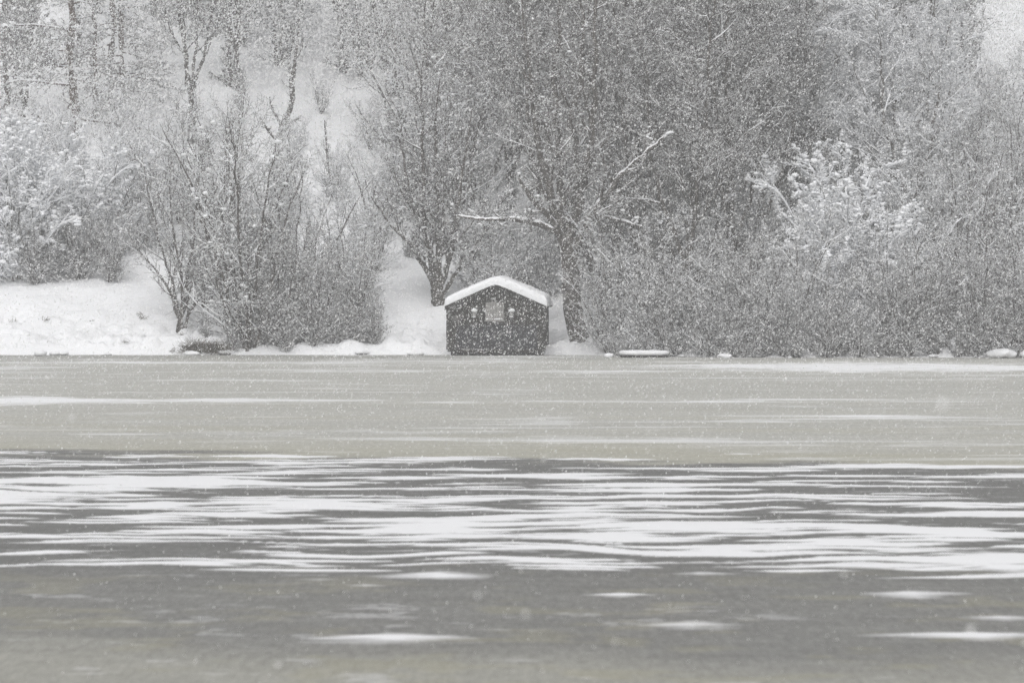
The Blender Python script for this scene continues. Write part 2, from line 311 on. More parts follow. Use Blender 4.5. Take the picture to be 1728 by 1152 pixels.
# ------------------------------------------------------------------ trees
def norm(a): return a / np.maximum(np.linalg.norm(a, axis=-1, keepdims=True), 1e-9)
class Tree:
    def __init__(s, seed): s.g = np.random.default_rng(seed); s.lv = []
    def stems(s, lines, n=14):
        """lines: list of (points, radii) -> level 0 paths resampled to n segments"""
        P, Rr = [], []
        for pts, rad in lines:
            pts = np.array(pts, float); t = np.linspace(0, 1, len(pts)); u = np.linspace(0, 1, n + 1)
            # smooth resample
            q = np.stack([np.interp(u, t, pts[:, k]) for k in range(3)], -1)
            for _ in range(2): q[1:-1] = (q[:-2] + 2 * q[1:-1] + q[2:]) / 4
            r = np.interp(u, np.linspace(0, 1, len(rad)), rad)
            L = np.linalg.norm(pts[-1] - pts[0])
            q[1:-1] += s.g.normal(0, 0.006 * L, (n - 1, 3)) * np.array([1, 1, 0.2])
            P.append(q); Rr.append(r)
        s.lv.append((np.array(P), np.array(Rr)))
    def merge0(s, P, Rr):
        s.lv.append((P, Rr))
    def kids(s, k, t0, t1, ang, ratio, n, wob=0.12, up=0.05, rr=0.55, rmin=0.006, taper=0.55, src=-1, grav=0.0, maxlen=None, flat=0.0):
        P, Rp = s.lv[src]; N, m = P.shape[0], P.shape[1] - 1; g = s.g
        t = (np.arange(k)[None] + g.random((N, k))) / k * (t1 - t0) + t0
        f = t * m; i = np.minimum(f.astype(int), m - 1); fr = (f - i)[..., None]
        ar = np.arange(N)[:, None]
        A, B = P[ar, i], P[ar, i + 1]; pos = A + (B - A) * fr; tan = norm(B - A)
        rad = (Rp[ar, i] * (1 - fr[..., 0]) + Rp[ar, i + 1] * fr[..., 0])
        Lp = np.linalg.norm(np.diff(P, axis=1), axis=-1).sum(1)[:, None]
        v = g.normal(size=(N, k, 3)); v[..., 2] *= (1 - flat); v -= (v * tan).sum(-1, keepdims=True) * tan; v = norm(v)
        a = np.radians(g.uniform(ang[0], ang[1], (N, k)))[..., None]
        d = norm(tan * np.cos(a) + v * np.sin(a) + np.array([0, 0, up * 2]))
        L = Lp * ratio * (1 - taper * (t - t0) / (t1 - t0 + 1e-6)) * g.uniform(0.6, 1.25, (N, k))
        if maxlen: L = np.minimum(L, maxlen * g.uniform(0.6, 1.1, (N, k)))
        pts = [pos]; st = (L / n)[..., None]
        for q in range(n):
            d = norm(d + g.normal(0, wob, (N, k, 3)) + np.array([0, 0, up - grav * (q + 1) / n]))
            pts.append(pts[-1] + d * st)
        Q = np.stack(pts, 2).reshape(N * k, n + 1, 3)
        r0 = np.maximum(rad * rr, rmin).reshape(-1, 1)
        s.lv.append((Q, np.maximum(r0 * np.linspace(1, 0.3, n + 1)[None], rmin * 0.75)))
    @staticmethod
    def tubes(P, Rr, m, seed=0, jit=0.0):
        N, n1 = P.shape[:2]
        T = np.empty_like(P); T[:, 1:-1] = P[:, 2:] - P[:, :-2]; T[:, 0] = P[:, 1] - P[:, 0]; T[:, -1] = P[:, -1] - P[:, -2]
        T = norm(T); ref = np.where(np.abs(T[..., 2:3]) > 0.8, np.array([1.0, 0, 0]), np.array([0, 0, 1.0]))
        ref = np.repeat(ref[:, :1], n1, 1)
        U = norm(np.cross(T, ref)); W = np.cross(U, T)
        a = np.arange(m) * 2 * math.pi / m + 0.5
        rad = Rr[..., None, None] * np.ones((N, n1, m, 1))
        if jit: rad = rad * np.random.default_rng(seed).uniform(1 - jit, 1 + jit, (N, n1, m, 1))
        V = P[:, :, None] + (U[:, :, None] * np.cos(a)[None, None, :, None] + W[:, :, None] * np.sin(a)[None, None, :, None]) * rad
        idx = np.arange(N * n1 * m).reshape(N, n1, m); nx = np.roll(idx, -1, 2)
        Q = np.stack([idx[:, :-1], nx[:, :-1], nx[:, 1:], idx[:, 1:]], -1).reshape(-1, 4)
        return V.reshape(-1, 3), Q
    def snow_tubes(s, P, Rr, add, keep, seed, steep=0.22):
        g = np.random.default_rng(seed); sel = g.random(len(P)) < keep
        P, Rr = P[sel], Rr[sel]
        if not len(P): return None
        d = np.diff(P, axis=1); d = np.concatenate([d, d[:, -1:]], 1); d = norm(d)
        hor = np.sqrt(np.clip(1 - d[..., 2] ** 2, 0, 1))
        hor = np.clip((hor - steep) / 0.5, 0, 1) * g.uniform(0.45, 1.25, hor.shape)
        th = (Rr * 0.55 + add) * hor
        Q = P.copy(); Q[..., 2] += Rr * 0.62 + th * 0.35
        return Q, np.maximum(th, 0.0005)
    @staticmethod
    def clumps(pts, sizes, seed):
        g = np.random.default_rng(seed); n = len(pts)
        ph = (1 + 5 ** 0.5) / 2
        v = norm(np.array([(-1,ph,0),(1,ph,0),(-1,-ph,0),(1,-ph,0),(0,-1,ph),(0,1,ph),(0,-1,-ph),(0,1,-ph),(ph,0,-1),(ph,0,1),(-ph,0,-1),(-ph,0,1)], float))
        f = np.array([(0,11,5),(0,5,1),(0,1,7),(0,7,10),(0,10,11),(1,5,9),(5,11,4),(11,10,2),(10,7,6),(7,1,8),(3,9,4),(3,4,2),(3,2,6),(3,6,8),(3,8,9),(4,9,5),(2,4,11),(6,2,10),(8,6,7),(9,8,1)])
        k = np.stack([g.uniform(0.7, 1.5, n), g.uniform(0.7, 1.5, n), g.uniform(0.45, 0.8, n)], -1) * np.asarray(sizes)[:, None]
        V = v[None] * k[:, None] * g.uniform(0.75, 1.2, (n, 12, 1)) + np.asarray(pts)[:, None]
        Fc = f[None] + (np.arange(n) * 12)[:, None, None]
        return V.reshape(-1, 3), Fc.reshape(-1, 3)
    def meshes(s, name, nlimb, snow_add, snow_keep, clump=0, clump_size=(0.05, 0.12), clump_lv=(2,), sides=(9, 6, 4), zcl=(0, 99), limb_keep=None):
        """trunk mesh from the first nlimb levels, crown from the rest, snow over all of them"""
        def cat(parts):
            V = []; Q = []; o = 0
            for v, q in parts: V.append(v); Q.append(q + o); o += len(v)
            return np.concatenate(V), np.concatenate(Q)
        tr = cat([s.tubes(P, r, sides[min(i, len(sides) - 1)], i, 0.12 if i == 0 else 0) for i, (P, r) in enumerate(s.lv[:nlimb])])
        cr = cat([s.tubes(P, r, 3) for P, r in s.lv[nlimb:]])
        sn = []
        for i, (P, r) in enumerate(s.lv):
            if i == 0 and len(P) == 1: continue
            q = s.snow_tubes(P, r, snow_add * (1.0 if i >= nlimb else 1.8 if limb_keep else 1.5), snow_keep if i >= nlimb else (limb_keep if limb_keep and i == 0 else min(1, snow_keep * 1.3)), i + 5, 0.22 if not limb_keep or i else 0.08)
            if q: sn.append(s.tubes(q[0], q[1], 3 if i >= nlimb else 5))
        V, Q = cat(sn)
        if clump:
            pts = np.concatenate([s.lv[l][0][:, 1:].reshape(-1, 3) for l in clump_lv])
            pts = pts[(pts[:, 2] > zcl[0]) & (pts[:, 2] < zcl[1])]
            pk = pts[s.g.integers(0, len(pts), clump)] + np.array([0, 0, 0.03])
            cv, cf = s.clumps(pk, s.g.uniform(0, 1, clump) ** 2 * (clump_size[1] - clump_size[0]) + clump_size[0], 3)
            cf4 = np.concatenate([cf, cf[:, 2:3]], 1)
            # keep triangles as triangles: build with from two meshes is dearer, so degenerate quads are split here
            V2, Q2 = cv, cf
        else: V2 = None
        if V2 is not None:
            T = np.concatenate([Q[:, [0, 1, 2]], Q[:, [0, 2, 3]], Q2 + len(V)]); V = np.concatenate([V, V2]); Q = T
        return dict(trunk=mesh_np(name + '_trunk', *tr), crown=mesh_np(name + '_crown', *cr), snow=mesh_np(name + '_snow', V, Q))

def crown_levels(t, dens=1.0, fine=0.008, up=0.05, limb_ratio=0.45, t0=0.3, nl=14, grav=0.02, ang=(30, 65), clear=0):
    if clear:                                   # the first stem is the bare trunk: no twigs on it
        keep = t.lv[0]; t.lv[0] = (keep[0][clear:], keep[1][clear:])
    t.kids(nl, t0, 0.98, ang, limb_ratio, 7, 0.10, up, 0.5, 0.02, taper=0.6)
    if clear: t.lv[0] = keep
    t.kids(int(9 * dens), 0.15, 1.0, (25, 60), 0.42, 5, 0.13, up * 0.8, 0.5, 0.012, taper=0.5)
    t.kids(int(9 * dens), 0.1, 1.0, (25, 65), 0.48, 4, 0.15, up * 0.5, 0.5, fine * 1.2, taper=0.45, grav=grav)
    t.kids(int(8 * dens), 0.1, 1.0, (25, 70), 0.50, 2, 0.16, 0.02, 0.6, fine, taper=0.4, grav=grav)

PROTO = {}
def tall_tree(name, seed, H=15.0, r0=0.22, lean=(0.3, 0), forks=3, snow_add=0.008, snow_keep=0.5, dens=1.0, bark='bark', clump=0):
    t = Tree(seed); g = t.g
    lines = []
    fk = H * g.uniform(0.16, 0.28)
    top0 = np.array([lean[0] * 0.2, lean[1] * 0.2, fk])
    lines.append(([(0, 0, -0.4), (0.02, 0, 0.3), tuple(top0 * 0.6), tuple(top0)], [r0 * 1.5, r0 * 1.1, r0, r0 * 0.85]))
    for i in range(forks):
        a = 2 * math.pi * i / forks + g.uniform(-0.5, 0.5); sp = H * g.uniform(0.06, 0.16)
        e = np.array([math.cos(a) * sp + lean[0], math.sin(a) * sp + lean[1], H * g.uniform(0.85, 1.05)])
        mid = top0 + (e - top0) * 0.35 + np.array([math.cos(a), math.sin(a), 0]) * sp * 0.25
        lines.append(([tuple(top0 - np.array([0, 0, 0.3])), tuple(mid), tuple(top0 + (e - top0) * 0.7), tuple(e)], [r0 * 0.68, r0 * 0.5, r0 * 0.32, 0.02]))
    t.stems(lines, 16)
    crown_levels(t, dens, 0.0075, 0.06, 0.36, 0.12, 15)
    PROTO[name] = (t.meshes(name, 3, snow_add, snow_keep, clump, (0.03, 0.09), (2, 3)), M[bark])
def multi_stem(name, seed, H=7.0, n=7, spread=0.35, r0=0.07, snow_add=0.008, snow_keep=0.5, dens=1.0, clump=0, csize=(0.03, 0.1), arch=0.0, zcl=(0, 99), t0=0.15, hlow=0.65):
    t = Tree(seed); g = t.g; lines = []
    for i in range(n):
        a = 2 * math.pi * (i + g.uniform(-0.3, 0.3)) / n; sp = H * spread * g.uniform(0.25, 1.25); h = H * g.uniform(hlow, 1.05)
        b = np.array([math.cos(a), math.sin(a), 0]) * g.uniform(0.05, 0.28) * (H / 7)
        e = np.array([math.cos(a) * sp, math.sin(a) * sp, h * (1 - 0.25 * arch)])
        m1 = b + (e - b) * 0.33 + np.array([0, 0, h * 0.10 * (1 + arch)]); m2 = b + (e - b) * 0.68 + np.array([0, 0, h * 0.10 * (1 + 2 * arch)])
        lines.append(([tuple(b * 0.7 + np.array([0, 0, -0.3])), tuple(b), tuple(m1), tuple(m2), tuple(e)], [r0 * 1.2, r0, r0 * 0.7, r0 * 0.45, 0.012]))
    t.stems(lines, 12)
    t.kids(9, t0, 0.98, (22, 60), 0.42, 6, 0.12, 0.06, 0.5, 0.012, taper=0.55)
    t.kids(int(7 * dens), 0.1, 1.0, (25, 65), 0.46, 4, 0.15, 0.04, 0.55, 0.008, taper=0.45, grav=0.03 + arch * 0.1)
    t.kids(int(7 * dens), 0.08, 1.0, (25, 70), 0.5, 3, 0.17, 0.02, 0.6, 0.007, taper=0.4, grav=0.03 + arch * 0.1)
    PROTO[name] = (t.meshes(name, 2, snow_add, snow_keep, clump, csize, (1, 2), (8, 5, 4), zcl), M['bark'])
def pine(name, seed, H=22.0, r0=0.20):
    t = Tree(seed); g = t.g
    t.stems([([(0, 0, -0.4), (0.0, 0, 0.4), (0.1, 0, H * 0.5), (0.25, 0.1, H)], [r0 * 1.25, r0, r0 * 0.75, 0.03])], 22)
    P, Rr = t.lv[0]
    t.kids(46, 0.30, 1.0, (70, 105), 0.19, 6, 0.10, 0.0, 0.3, 0.012, taper=0.75, grav=0.06)
    t.kids(14, 0.25, 1.0, (30, 60), 0.33, 4, 0.10, 0.0, 0.5, 0.008, taper=0.4, grav=0.03)
    t.kids(12, 0.2, 1.0, (30, 60), 0.35, 2, 0.12, 0.02, 0.7, 0.012, taper=0.3)
    PROTO[name] = (t.meshes(name, 2, 0.012, 0.6, 700, (0.05, 0.16), (1, 2)), M['pine_bark'])

tall_tree('tall_a', 11, 15, 0.16, (0.3, 0), 3, 0.009, 0.55, 1.0)
tall_tree('tall_b', 12, 14, 0.14, (-0.5, 0.2), 4, 0.009, 0.55, 1.0)
tall_tree('tall_c', 13, 16, 0.15, (0.6, -0.2), 2, 0.021, 0.95, 1.0, clump=1800)
multi_stem('stem_a', 21, 8.0, 7, 0.30, 0.075, 0.010, 0.65, 1.1)
multi_stem('stem_b', 22, 7.0, 9, 0.42, 0.06, 0.012, 0.75, 1.05, clump=600)
multi_stem('bush_dark', 31, 5.2, 18, 0.48, 0.036, 0.0095, 0.68, 1.0, clump=160, csize=(0.02, 0.07), t0=0.04, hlow=0.35)
multi_stem('bush_white', 33, 6.0, 24, 0.55, 0.036, 0.027, 1.0, 0.88, clump=9500, csize=(0.02, 0.12), arch=0.35, zcl=(0.2, 99), t0=0.04, hlow=0.3)
multi_stem('bush_snowy', 34, 6.0, 22, 0.5, 0.036, 0.013, 0.85, 0.88, clump=1400, csize=(0.02, 0.09), arch=0.15, zcl=(0.2, 99), t0=0.04, hlow=0.3)
multi_stem('low_bush', 35, 2.4, 14, 0.5, 0.018, 0.008, 0.75, 0.8, clump=60, csize=(0.02, 0.05), arch=0.05, t0=0.05, hlow=0.3)
pine('pine', 41)
# sparse leaning saplings on the open slope
t = Tree(51)
t.stems([([(0, 0, -0.2), (0.05, 0, 0.2), (0.55, 0.1, 1.4), (0.75, 0.2, 3.4), (0.95, 0.1, 5.6)], [0.19, 0.16, 0.12, 0.08, 0.03]),
         ([(0.0, 0, 0.0), (-0.45, 0, 0.5), (-0.8, 0, 1.0)], [0.11, 0.07, 0.02])], 14)
t.kids(9, 0.25, 1, (30, 65), 0.3, 6, 0.13, 0.05, 0.5, 0.015); t.kids(7, 0.2, 1, (30, 60), 0.45, 4, 0.15, 0.03, 0.5, 0.009); t.kids(6, 0.1, 1, (30, 65), 0.5, 3, 0.15, 0, 0.6, 0.007)
PROTO['crooked'] = (t.meshes('crooked', 2, 0.008, 0.6), M['bark'])

# the tall tree beside the boathouse, its stems and snow-lined limbs traced from the photograph (metres from its foot)
def rel(px, py, px0=972, py0=596, Y=203.0, dy=0.0): return ((px - px0) / F * Y, dy, (py0 - py) / F * Y)
t = Tree(61)
L = [([rel(976, 612), rel(974, 590), rel(966, 520), rel(960, 450), rel(962, 415)], [0.42, 0.38, 0.35, 0.32, 0.26]),
     ([rel(962, 470), rel(948, 420, dy=-.1), rel(938, 385, dy=-.2), rel(922, 330, dy=-.3), rel(905, 250, dy=-.3), rel(893, 120, dy=-.2), rel(880, 10)], [0.24, 0.2, 0.17, 0.14, 0.11, 0.07, 0.02]),
     ([rel(962, 450), rel(956, 390, dy=.2), rel(948, 330, dy=.3), rel(936, 230, dy=.5), rel(940, 110, dy=.6), rel(950, -60, dy=.5)], [0.24, 0.2, 0.16, 0.12, 0.08, 0.02]),
     ([rel(964, 450), rel(972, 390), rel(985, 330), rel(1003, 230), rel(1008, 110), rel(1000, -80)], [0.25, 0.2, 0.17, 0.13, 0.08, 0.02]),
     ([rel(966, 455), rel(985, 405, dy=-.4), rel(1013, 365, dy=-.7), rel(1045, 320, dy=-1), rel(1085, 280, dy=-1.3), rel(1125, 250, dy=-1.4)], [0.22, 0.17, 0.14, 0.11, 0.08, 0.03]),
     ([rel(962, 440), rel(975, 330, dy=.5), rel(968, 200, dy=.9), rel(985, 60, dy=1.1), rel(978, -90, dy=1.1)], [0.2, 0.14, 0.1, 0.06, 0.02]),
     ([rel(952, 425, dy=-.2), rel(925, 385, dy=-.7), rel(895, 355, dy=-1), rel(875, 322, dy=-1.2)], [0.13, 0.12, 0.10, 0.05]),
     ([rel(950, 420, dy=-.2), rel(915, 400, dy=-.8), rel(870, 391, dy=-1.2), rel(815, 393, dy=-1.5), rel(770, 385, dy=-1.6)], [0.12, 0.11, 0.09, 0.07, 0.03]),
     ([rel(980, 400), rel(1010, 385, dy=-.6), rel(1050, 395, dy=-1.0), rel(1085, 405, dy=-1.2)], [0.10, 0.08, 0.06, 0.03])]
t.stems(L, 18)
crown_levels(t, 0.9, 0.0075, 0.06, 0.26, 0.26, 9, clear=1)
PROTO['hero'] = (t.meshes('hero', 2, 0.009, 0.45, 500, (0.03, 0.09), (2, 3), (10, 6, 4), limb_keep=1.0), M['bark'])
# the fanned tree behind the boathouse's left corner
t = Tree(62)
def rl(px, py, dy=0.0): return rel(px, py, 745, 530, 203.5, dy)
L = [([rl(750, 552), rl(744, 532), rl(740, 505)], [0.30, 0.27, 0.24])]
for (pts, r) in ((((742, 520), (722, 470), (695, 430), (660, 395), (630, 350)), .12), (((742, 515), (735, 460), (712, 400), (690, 320), (672, 230)), .14),
                 (((742, 515), (745, 455), (738, 380), (735, 280), (745, 150)), .16), (((744, 515), (760, 460), (772, 400), (780, 320), (800, 200)), .14),
                 (((745, 520), (775, 475), (800, 440), (830, 400), (850, 350)), .11), (((742, 515), (728, 450), (715, 360), (720, 240), (705, 120)), .13)):
    L.append(([rl(*p, dy=0.15 * k * (1 if r > .125 else -1)) for k, p in enumerate(pts)], [r, r * .8, r * .6, r * .4, .02]))
t.stems(L, 14); crown_levels(t, 0.9, 0.0075, 0.06, 0.34, 0.2, 12, clear=1)
PROTO['fan'] = (t.meshes('fan', 3, 0.008, 0.55, 300, (0.03, 0.09), (2, 3)), M['bark'])
# the small vase-shaped tree on the left bank
t = Tree(63)
def rv(px, py, dy=0.0): return rel(px, py, 304, 538, 206.0, dy)
L = []
for (pts, r) in ((((300, 548), (300, 530), (296, 490), (278, 450), (240, 410), (215, 370)), .13), (((306, 548), (304, 525), (310, 470), (300, 400), (288, 320), (285, 240)), .12),
                 (((310, 548), (314, 520), (330, 480), (350, 440), (372, 390), (385, 330)), .11), (((304, 545), (308, 505), (318, 440), (330, 360), (335, 290), (345, 230)), .11),
                 (((302, 545), (300, 500), (286, 430), (262, 370), (250, 300), (240, 250)), .10), (((308, 545), (318, 505), (345, 470), (380, 450)), .07)):
    L.append(([rv(*p, dy=0.12 * k * (-1) ** len(L)) for k, p in enumerate(pts)], list(np.linspace(r * 0.75, .013, len(pts)))))
t.stems(L, 14); t.kids(13, 0.25, 1, (22, 55), 0.34, 6, 0.12, 0.07, 0.5, 0.014); t.kids(9, 0.15, 1, (25, 60), 0.42, 4, 0.14, 0.04, 0.5, 0.009); t.kids(8, 0.1, 1, (25, 65), 0.5, 3, 0.16, 0.02, 0.6, 0.007)
PROTO['vase'] = (t.meshes('vase', 2, 0.009, 0.6, 200, (0.03, 0.09), (1, 2)), M['bark'])

for k, (ms, bk) in PROTO.items():
    ms['trunk'].materials.append(bk); ms['crown'].materials.append(M['twig']); ms['snow'].materials.append(M['twig_snow'])
def plant(kind, name, px, Y, label, cat, group=None, sc=1.0, rz=0.0, z=None, sz=None):
    x = px2x(px, Y); zz = float(height(x, Y)) if z is None else z
    root = empty(name, (x, Y, zz), rz, label, cat, group); root.scale = (sc, sc, sc * (sz or 1))
    for part in ('trunk', 'crown', 'snow'):
        o = bpy.data.objects.new(part if name != 'shrub' or part != 'trunk' else 'stems', PROTO[kind][0][part]); COL.objects.link(o); o.parent = root
    return root
rnd = random.Random(5)
def rr_(): return rnd.uniform(0, 6.283)

plant('hero', 'bare_tree', 972, 203.0, 'tall bare tree with snow lined limbs standing just right of the boathouse', 'tree', z=float(height(px2x(972, 203), 203)))
plant('fan', 'bare_tree', 742, 208.5, 'bare tree fanning out from behind the left corner of the boathouse', 'tree', sc=1.025)
plant('vase', 'bare_tree', 304, 206.0, 'small vase shaped bare tree on the open white bank at left', 'tree', z=float(height(px2x(304, 206), 206)))
plant('crooked', 'crooked_tree', 470, 236.0, 'crooked thin tree leaning from a forked foot on the bare white slope', 'tree')
plant('crooked', 'crooked_tree', 566, 226.0, 'slender leaning sapling low on the bare white slope, left of the boathouse', 'tree', sc=0.55, rz=2.6)

G = 'dark bushes along the left shore'
for px, Y, sc, kd, lb in ((420, 201.6, 1.25, 'stem_b', 'tall spreading bush at the shore, leftmost of the dark shore bushes'), (470, 201.8, 0.9, 'bush_dark', 'dense dark bush in the middle of the left shore thicket'),
                      (535, 201.9, 0.78, 'bush_dark', 'dark round bush on the shore, second from the open slope by the boathouse'), (600, 202.2, 0.66, 'bush_dark', 'dark bush at the right end of the left shore thicket'),
                      (395, 203.4, 1.05, 'stem_a', 'upright bare shrub behind the left end of the shore thicket'), (490, 204.5, 0.95, 'stem_b', 'tall pale shrub rising behind the middle of the shore thicket'),
                      (590, 206.0, 0.6, 'stem_b', 'loose snowy shrub behind the right end of the left shore thicket')):
    plant(kd, 'shrub', px, Y, lb, 'bush', G, sc, rr_())
G = 'snow laden bushes on the left slope'
for px, Y, sc, lb in ((25, 212.5, 1.0, 'white snow laden bush at the left edge above the open bank'), (-60, 213, 1.0, 'snow laden bush cut off by the left picture edge'), (95, 213.5, 0.95, 'heavy snow laden bush second from the left edge above the bank'),
                      (165, 215, 0.85, 'snow laden bush above the bank, third from the left edge'), (235, 216, 0.8, 'snow laden bush behind the vase shaped tree'), (60, 219, 0.8, 'snowy bush higher up behind the white bushes at the left edge')):
    plant('bush_white' if px < 150 or px == 1425 else 'bush_snowy', 'shrub', px, Y, lb, 'bush', G, sc, rr_())
G = 'brown bushes under the left slope'
for px, Y, sc, lb in ((60, 211.4, 0.55, 'low dark bush under the white bushes at the left edge'), (185, 211.6, 0.5, 'low dark bush at the top of the open bank'), (130, 212.2, .6, 'dark bush between two snow laden bushes above the bank')):
    plant('bush_dark', 'shrub', px, Y, lb, 'bush', G, sc, rr_())

G = 'tall dark trees right of the boathouse'
for px, Y, sc, kd, lb in ((1085, 206, 1.02, 'tall_b', 'dark tall bare tree next right after the one beside the boathouse'), (1160, 203, 1.0, 'tall_a', 'dark dense bare tree in the middle of the tall shore trees'),
                          (1240, 204, 1.0, 'tall_b', 'dark dense bare tree at the water, second from the snow laden bush'), (1205, 208, 1.05, 'tall_a', 'dark tall tree set back behind the shore trees right of centre'),
                          (1285, 209, 0.95, 'tall_a', 'dark tall tree beside the snow laden bush on the right shore'), (1040, 211, 1.0, 'tall_a', 'dark tall tree behind the one beside the boathouse')):
    plant(kd, 'bare_tree', px, Y, lb, 'tree', G, sc, rr_())
G = 'bushes along the right shore'
for px, Y, sc, kd, lb in ((1130, 197.8, 0.6, 'bush_dark', 'dark shrub on the shore behind the snowy platform'),
                          (1200, 197, 0.65, 'bush_dark', 'dark shrub on the shore under the tall dark trees'), (1265, 196.6, 0.75, 'bush_dark', 'large dark shrub left of the snow laden bush on the shore'),
                          (1330, 196.8, 0.7, 'stem_b', 'loose grey shrub in front of the snow laden bush'), (1400, 197.5, 0.62, 'bush_dark', 'dark shrub under the snow laden bush on the right shore'),
                          (1500, 196.8, 0.6, 'bush_dark', 'dark shrub right of the snow laden bush, close to the ice'), (1580, 197, 0.75, 'bush_dark', 'dark shrub on the right shore, third from the picture edge'),
                          (1650, 197.6, 0.8, 'bush_dark', 'dark shrub on the right shore, second from the picture edge'), (1725, 197.5, 0.8, 'bush_dark', 'dark shrub on the shore at the right picture edge'),
                          (1060, 200, 0.5, 'low_bush', 'low snowy shrub behind the left end of the snowy platform')):
    plant(kd, 'shrub', px, Y, lb, 'bush', G, sc, rr_())
G = 'snow laden bushes on the right shore'
for px, Y, sc, lb in ((1425, 203.5, 1.1, 'tall snow laden bush standing out white on the right shore'), (1500, 201.5, 0.85, 'lower snow laden bush against the right side of the tall white one'),
                      (1585, 206, 0.95, 'snow laden bush further right behind the dark shore shrubs'), (1240, 207, 0.9, 'snow laden bush hidden among the tall dark trees')):
    plant('bush_white' if px < 150 or px == 1425 else 'bush_snowy', 'shrub', px, Y, lb, 'bush', G, sc, rr_())

# pines at the top of the left slope
G = 'tall bare pine trunks on the left hill'
for px, Y, sc, lb in ((125, 236.5, 1.0, 'thickest straight pine trunk, in front on the left hilltop'), (158, 243, 0.6, 'thin pine trunk just right of the thickest one on the left hill'), (187, 249, 0.75, 'slim pine trunk third from the left in the hilltop row'),
                      (203, 246, 0.7, 'slim pine trunk at the right end of the hilltop row'), (42, 240, 0.6, 'small pine trunk left of the thickest one'), (12, 245, 0.7, 'pine trunk near the left picture edge on the hill'), (322, 238, 0.9, 'dark thick trunk alone above the left shore thicket'),
                      (400, 262, 1.0, 'dark trunk high on the hill above the bare white slope')):
    plant('pine' if px not in (322, 42) else 'tall_b', 'pine_tree' if px not in (322, 42) else 'bare_tree', px, Y, lb, 'tree', G if px not in (322, 42) else None, sc, rr_())

# wood covering the hill
LB = 'bare snow dusted tree standing in the thick wood on the hill behind the shore'
def wood(n, pxa, pxb, Ya, Yb, kinds, seed, scs=(0.8, 1.1), keepout=None, name='bare_tree', mind=1.6):
    g = random.Random(seed); pts = []; tries = 0
    while len(pts) < n and tries < 4000:
        tries += 1
        Y = g.uniform(Ya, Yb); px = g.uniform(pxa, pxb); x = px2x(px, Y)
        if keepout and keepout(px, Y): continue
        if 935 < px < 1005 and Y < 212: continue
        if any((x - a) ** 2 + (Y - b) ** 2 < mind ** 2 for a, b in pts): continue
        pts.append((x, Y))
        plant(g.choice(kinds), name, px, Y, LB, 'tree', 'trees of the wood on the hill', g.uniform(*scs), g.uniform(0, 6.28))
wood(16, 780, 1050, 214, 250, ['tall_a', 'tall_b', 'stem_a'], 1)
wood(26, 1050, 1400, 212, 262, ['tall_a', 'tall_b', 'tall_c'], 2)
wood(20, 1340, 1590, 206, 245, ['tall_c', 'tall_b', 'stem_b', 'tall_c'], 3, (0.75, 1.0))
wood(22, 1590, 1950, 204, 245, ['stem_b', 'stem_a', 'bush_snowy'], 31, (0.65, 0.95))
wood(44, 1000, 1800, 202.5, 216, ['bush_snowy', 'bush_dark', 'stem_b', 'stem_a', 'stem_b'], 32, (0.55, 0.85), lambda px, Y: px < 1000 and Y < 206, mind=1.1)
wood(22, 1300, 1960, 245, 310, ['tall_c', 'tall_a'], 4, (0.8, 1.1), lambda px, Y: px > 1560)
wood(14, 600, 800, 218, 262, ['stem_b', 'stem_a'], 5, (0.8, 1.15), lambda px, Y: px < 690)
wood(22, 300, 820, 266, 310, ['tall_c', 'stem_a', 'tall_b'], 6, (0.75, 1.05), lambda px, Y: 380 < px < 690 and Y < 288)
wood(11, 385, 690, 246, 262, ['stem_b', 'stem_a', 'stem_b', 'tall_b'], 63, (0.75, 1.1))
wood(4, 590, 690, 213, 224, ['stem_b', 'bush_snowy'], 66, (0.35, 0.55))
wood(10, 790, 935, 207, 214, ['bush_snowy', 'stem_b', 'bush_snowy'], 64, (0.4, 0.65), mind=0.9)
wood(11, 370, 680, 214, 275, ['bush_snowy', 'stem_b', 'bush_snowy'], 61, (0.22, 0.45))
wood(24, 300, 1900, 310, 375, ['tall_c', 'stem_a'], 62, (0.9, 1.2), lambda px, Y: px > 1620)
wood(12, -160, 420, 250, 300, ['tall_c', 'stem_a', 'stem_b'], 7, (0.7, 1.0), lambda px, Y: px < 100)
wood(8, -120, 330, 218, 236, ['bush_snowy', 'stem_b'], 8, (0.4, 0.6))
wood(5, 330, 640, 206, 222, ['stem_b', 'stem_a'], 9, (0.5, 0.8), lambda px, Y: px > 420 and Y > 211)
wood(14, 800, 1000, 262, 310, ['tall_a', 'tall_c'], 10)

G2 = random.Random(12); LS = 'low snowy shrub in the fringe along the right shore, under the dark trees'
for k in range(60):
    px = 1015 + k * 13 + G2.uniform(-8, 8)
    if 1040 < px < 1135: Yy = G2.uniform(197.6, 198.6)
    else: Yy = float(shore(px2x(px, 197))) + G2.uniform(-0.05, 0.9)
    plant('low_bush' if G2.random() < 0.75 else 'bush_dark', 'shrub', px, Yy, LS, 'bush', 'low shrubs fringing the right shore', G2.uniform(0.3, 1.0) ** 1.3 * 0.9, G2.uniform(0, 6.28))
LS = 'low snowy shrub in the fringe along the left shore, under the dark bushes'
for k in range(16):
    px = 385 + k * 17 + G2.uniform(-8, 8)
    plant('low_bush', 'shrub', px, float(shore(px2x(px, 201))) + G2.uniform(0.3, 1.2), LS, 'bush', 'low shrubs fringing the left shore', G2.uniform(0.4, 0.75), G2.uniform(0, 6.28))

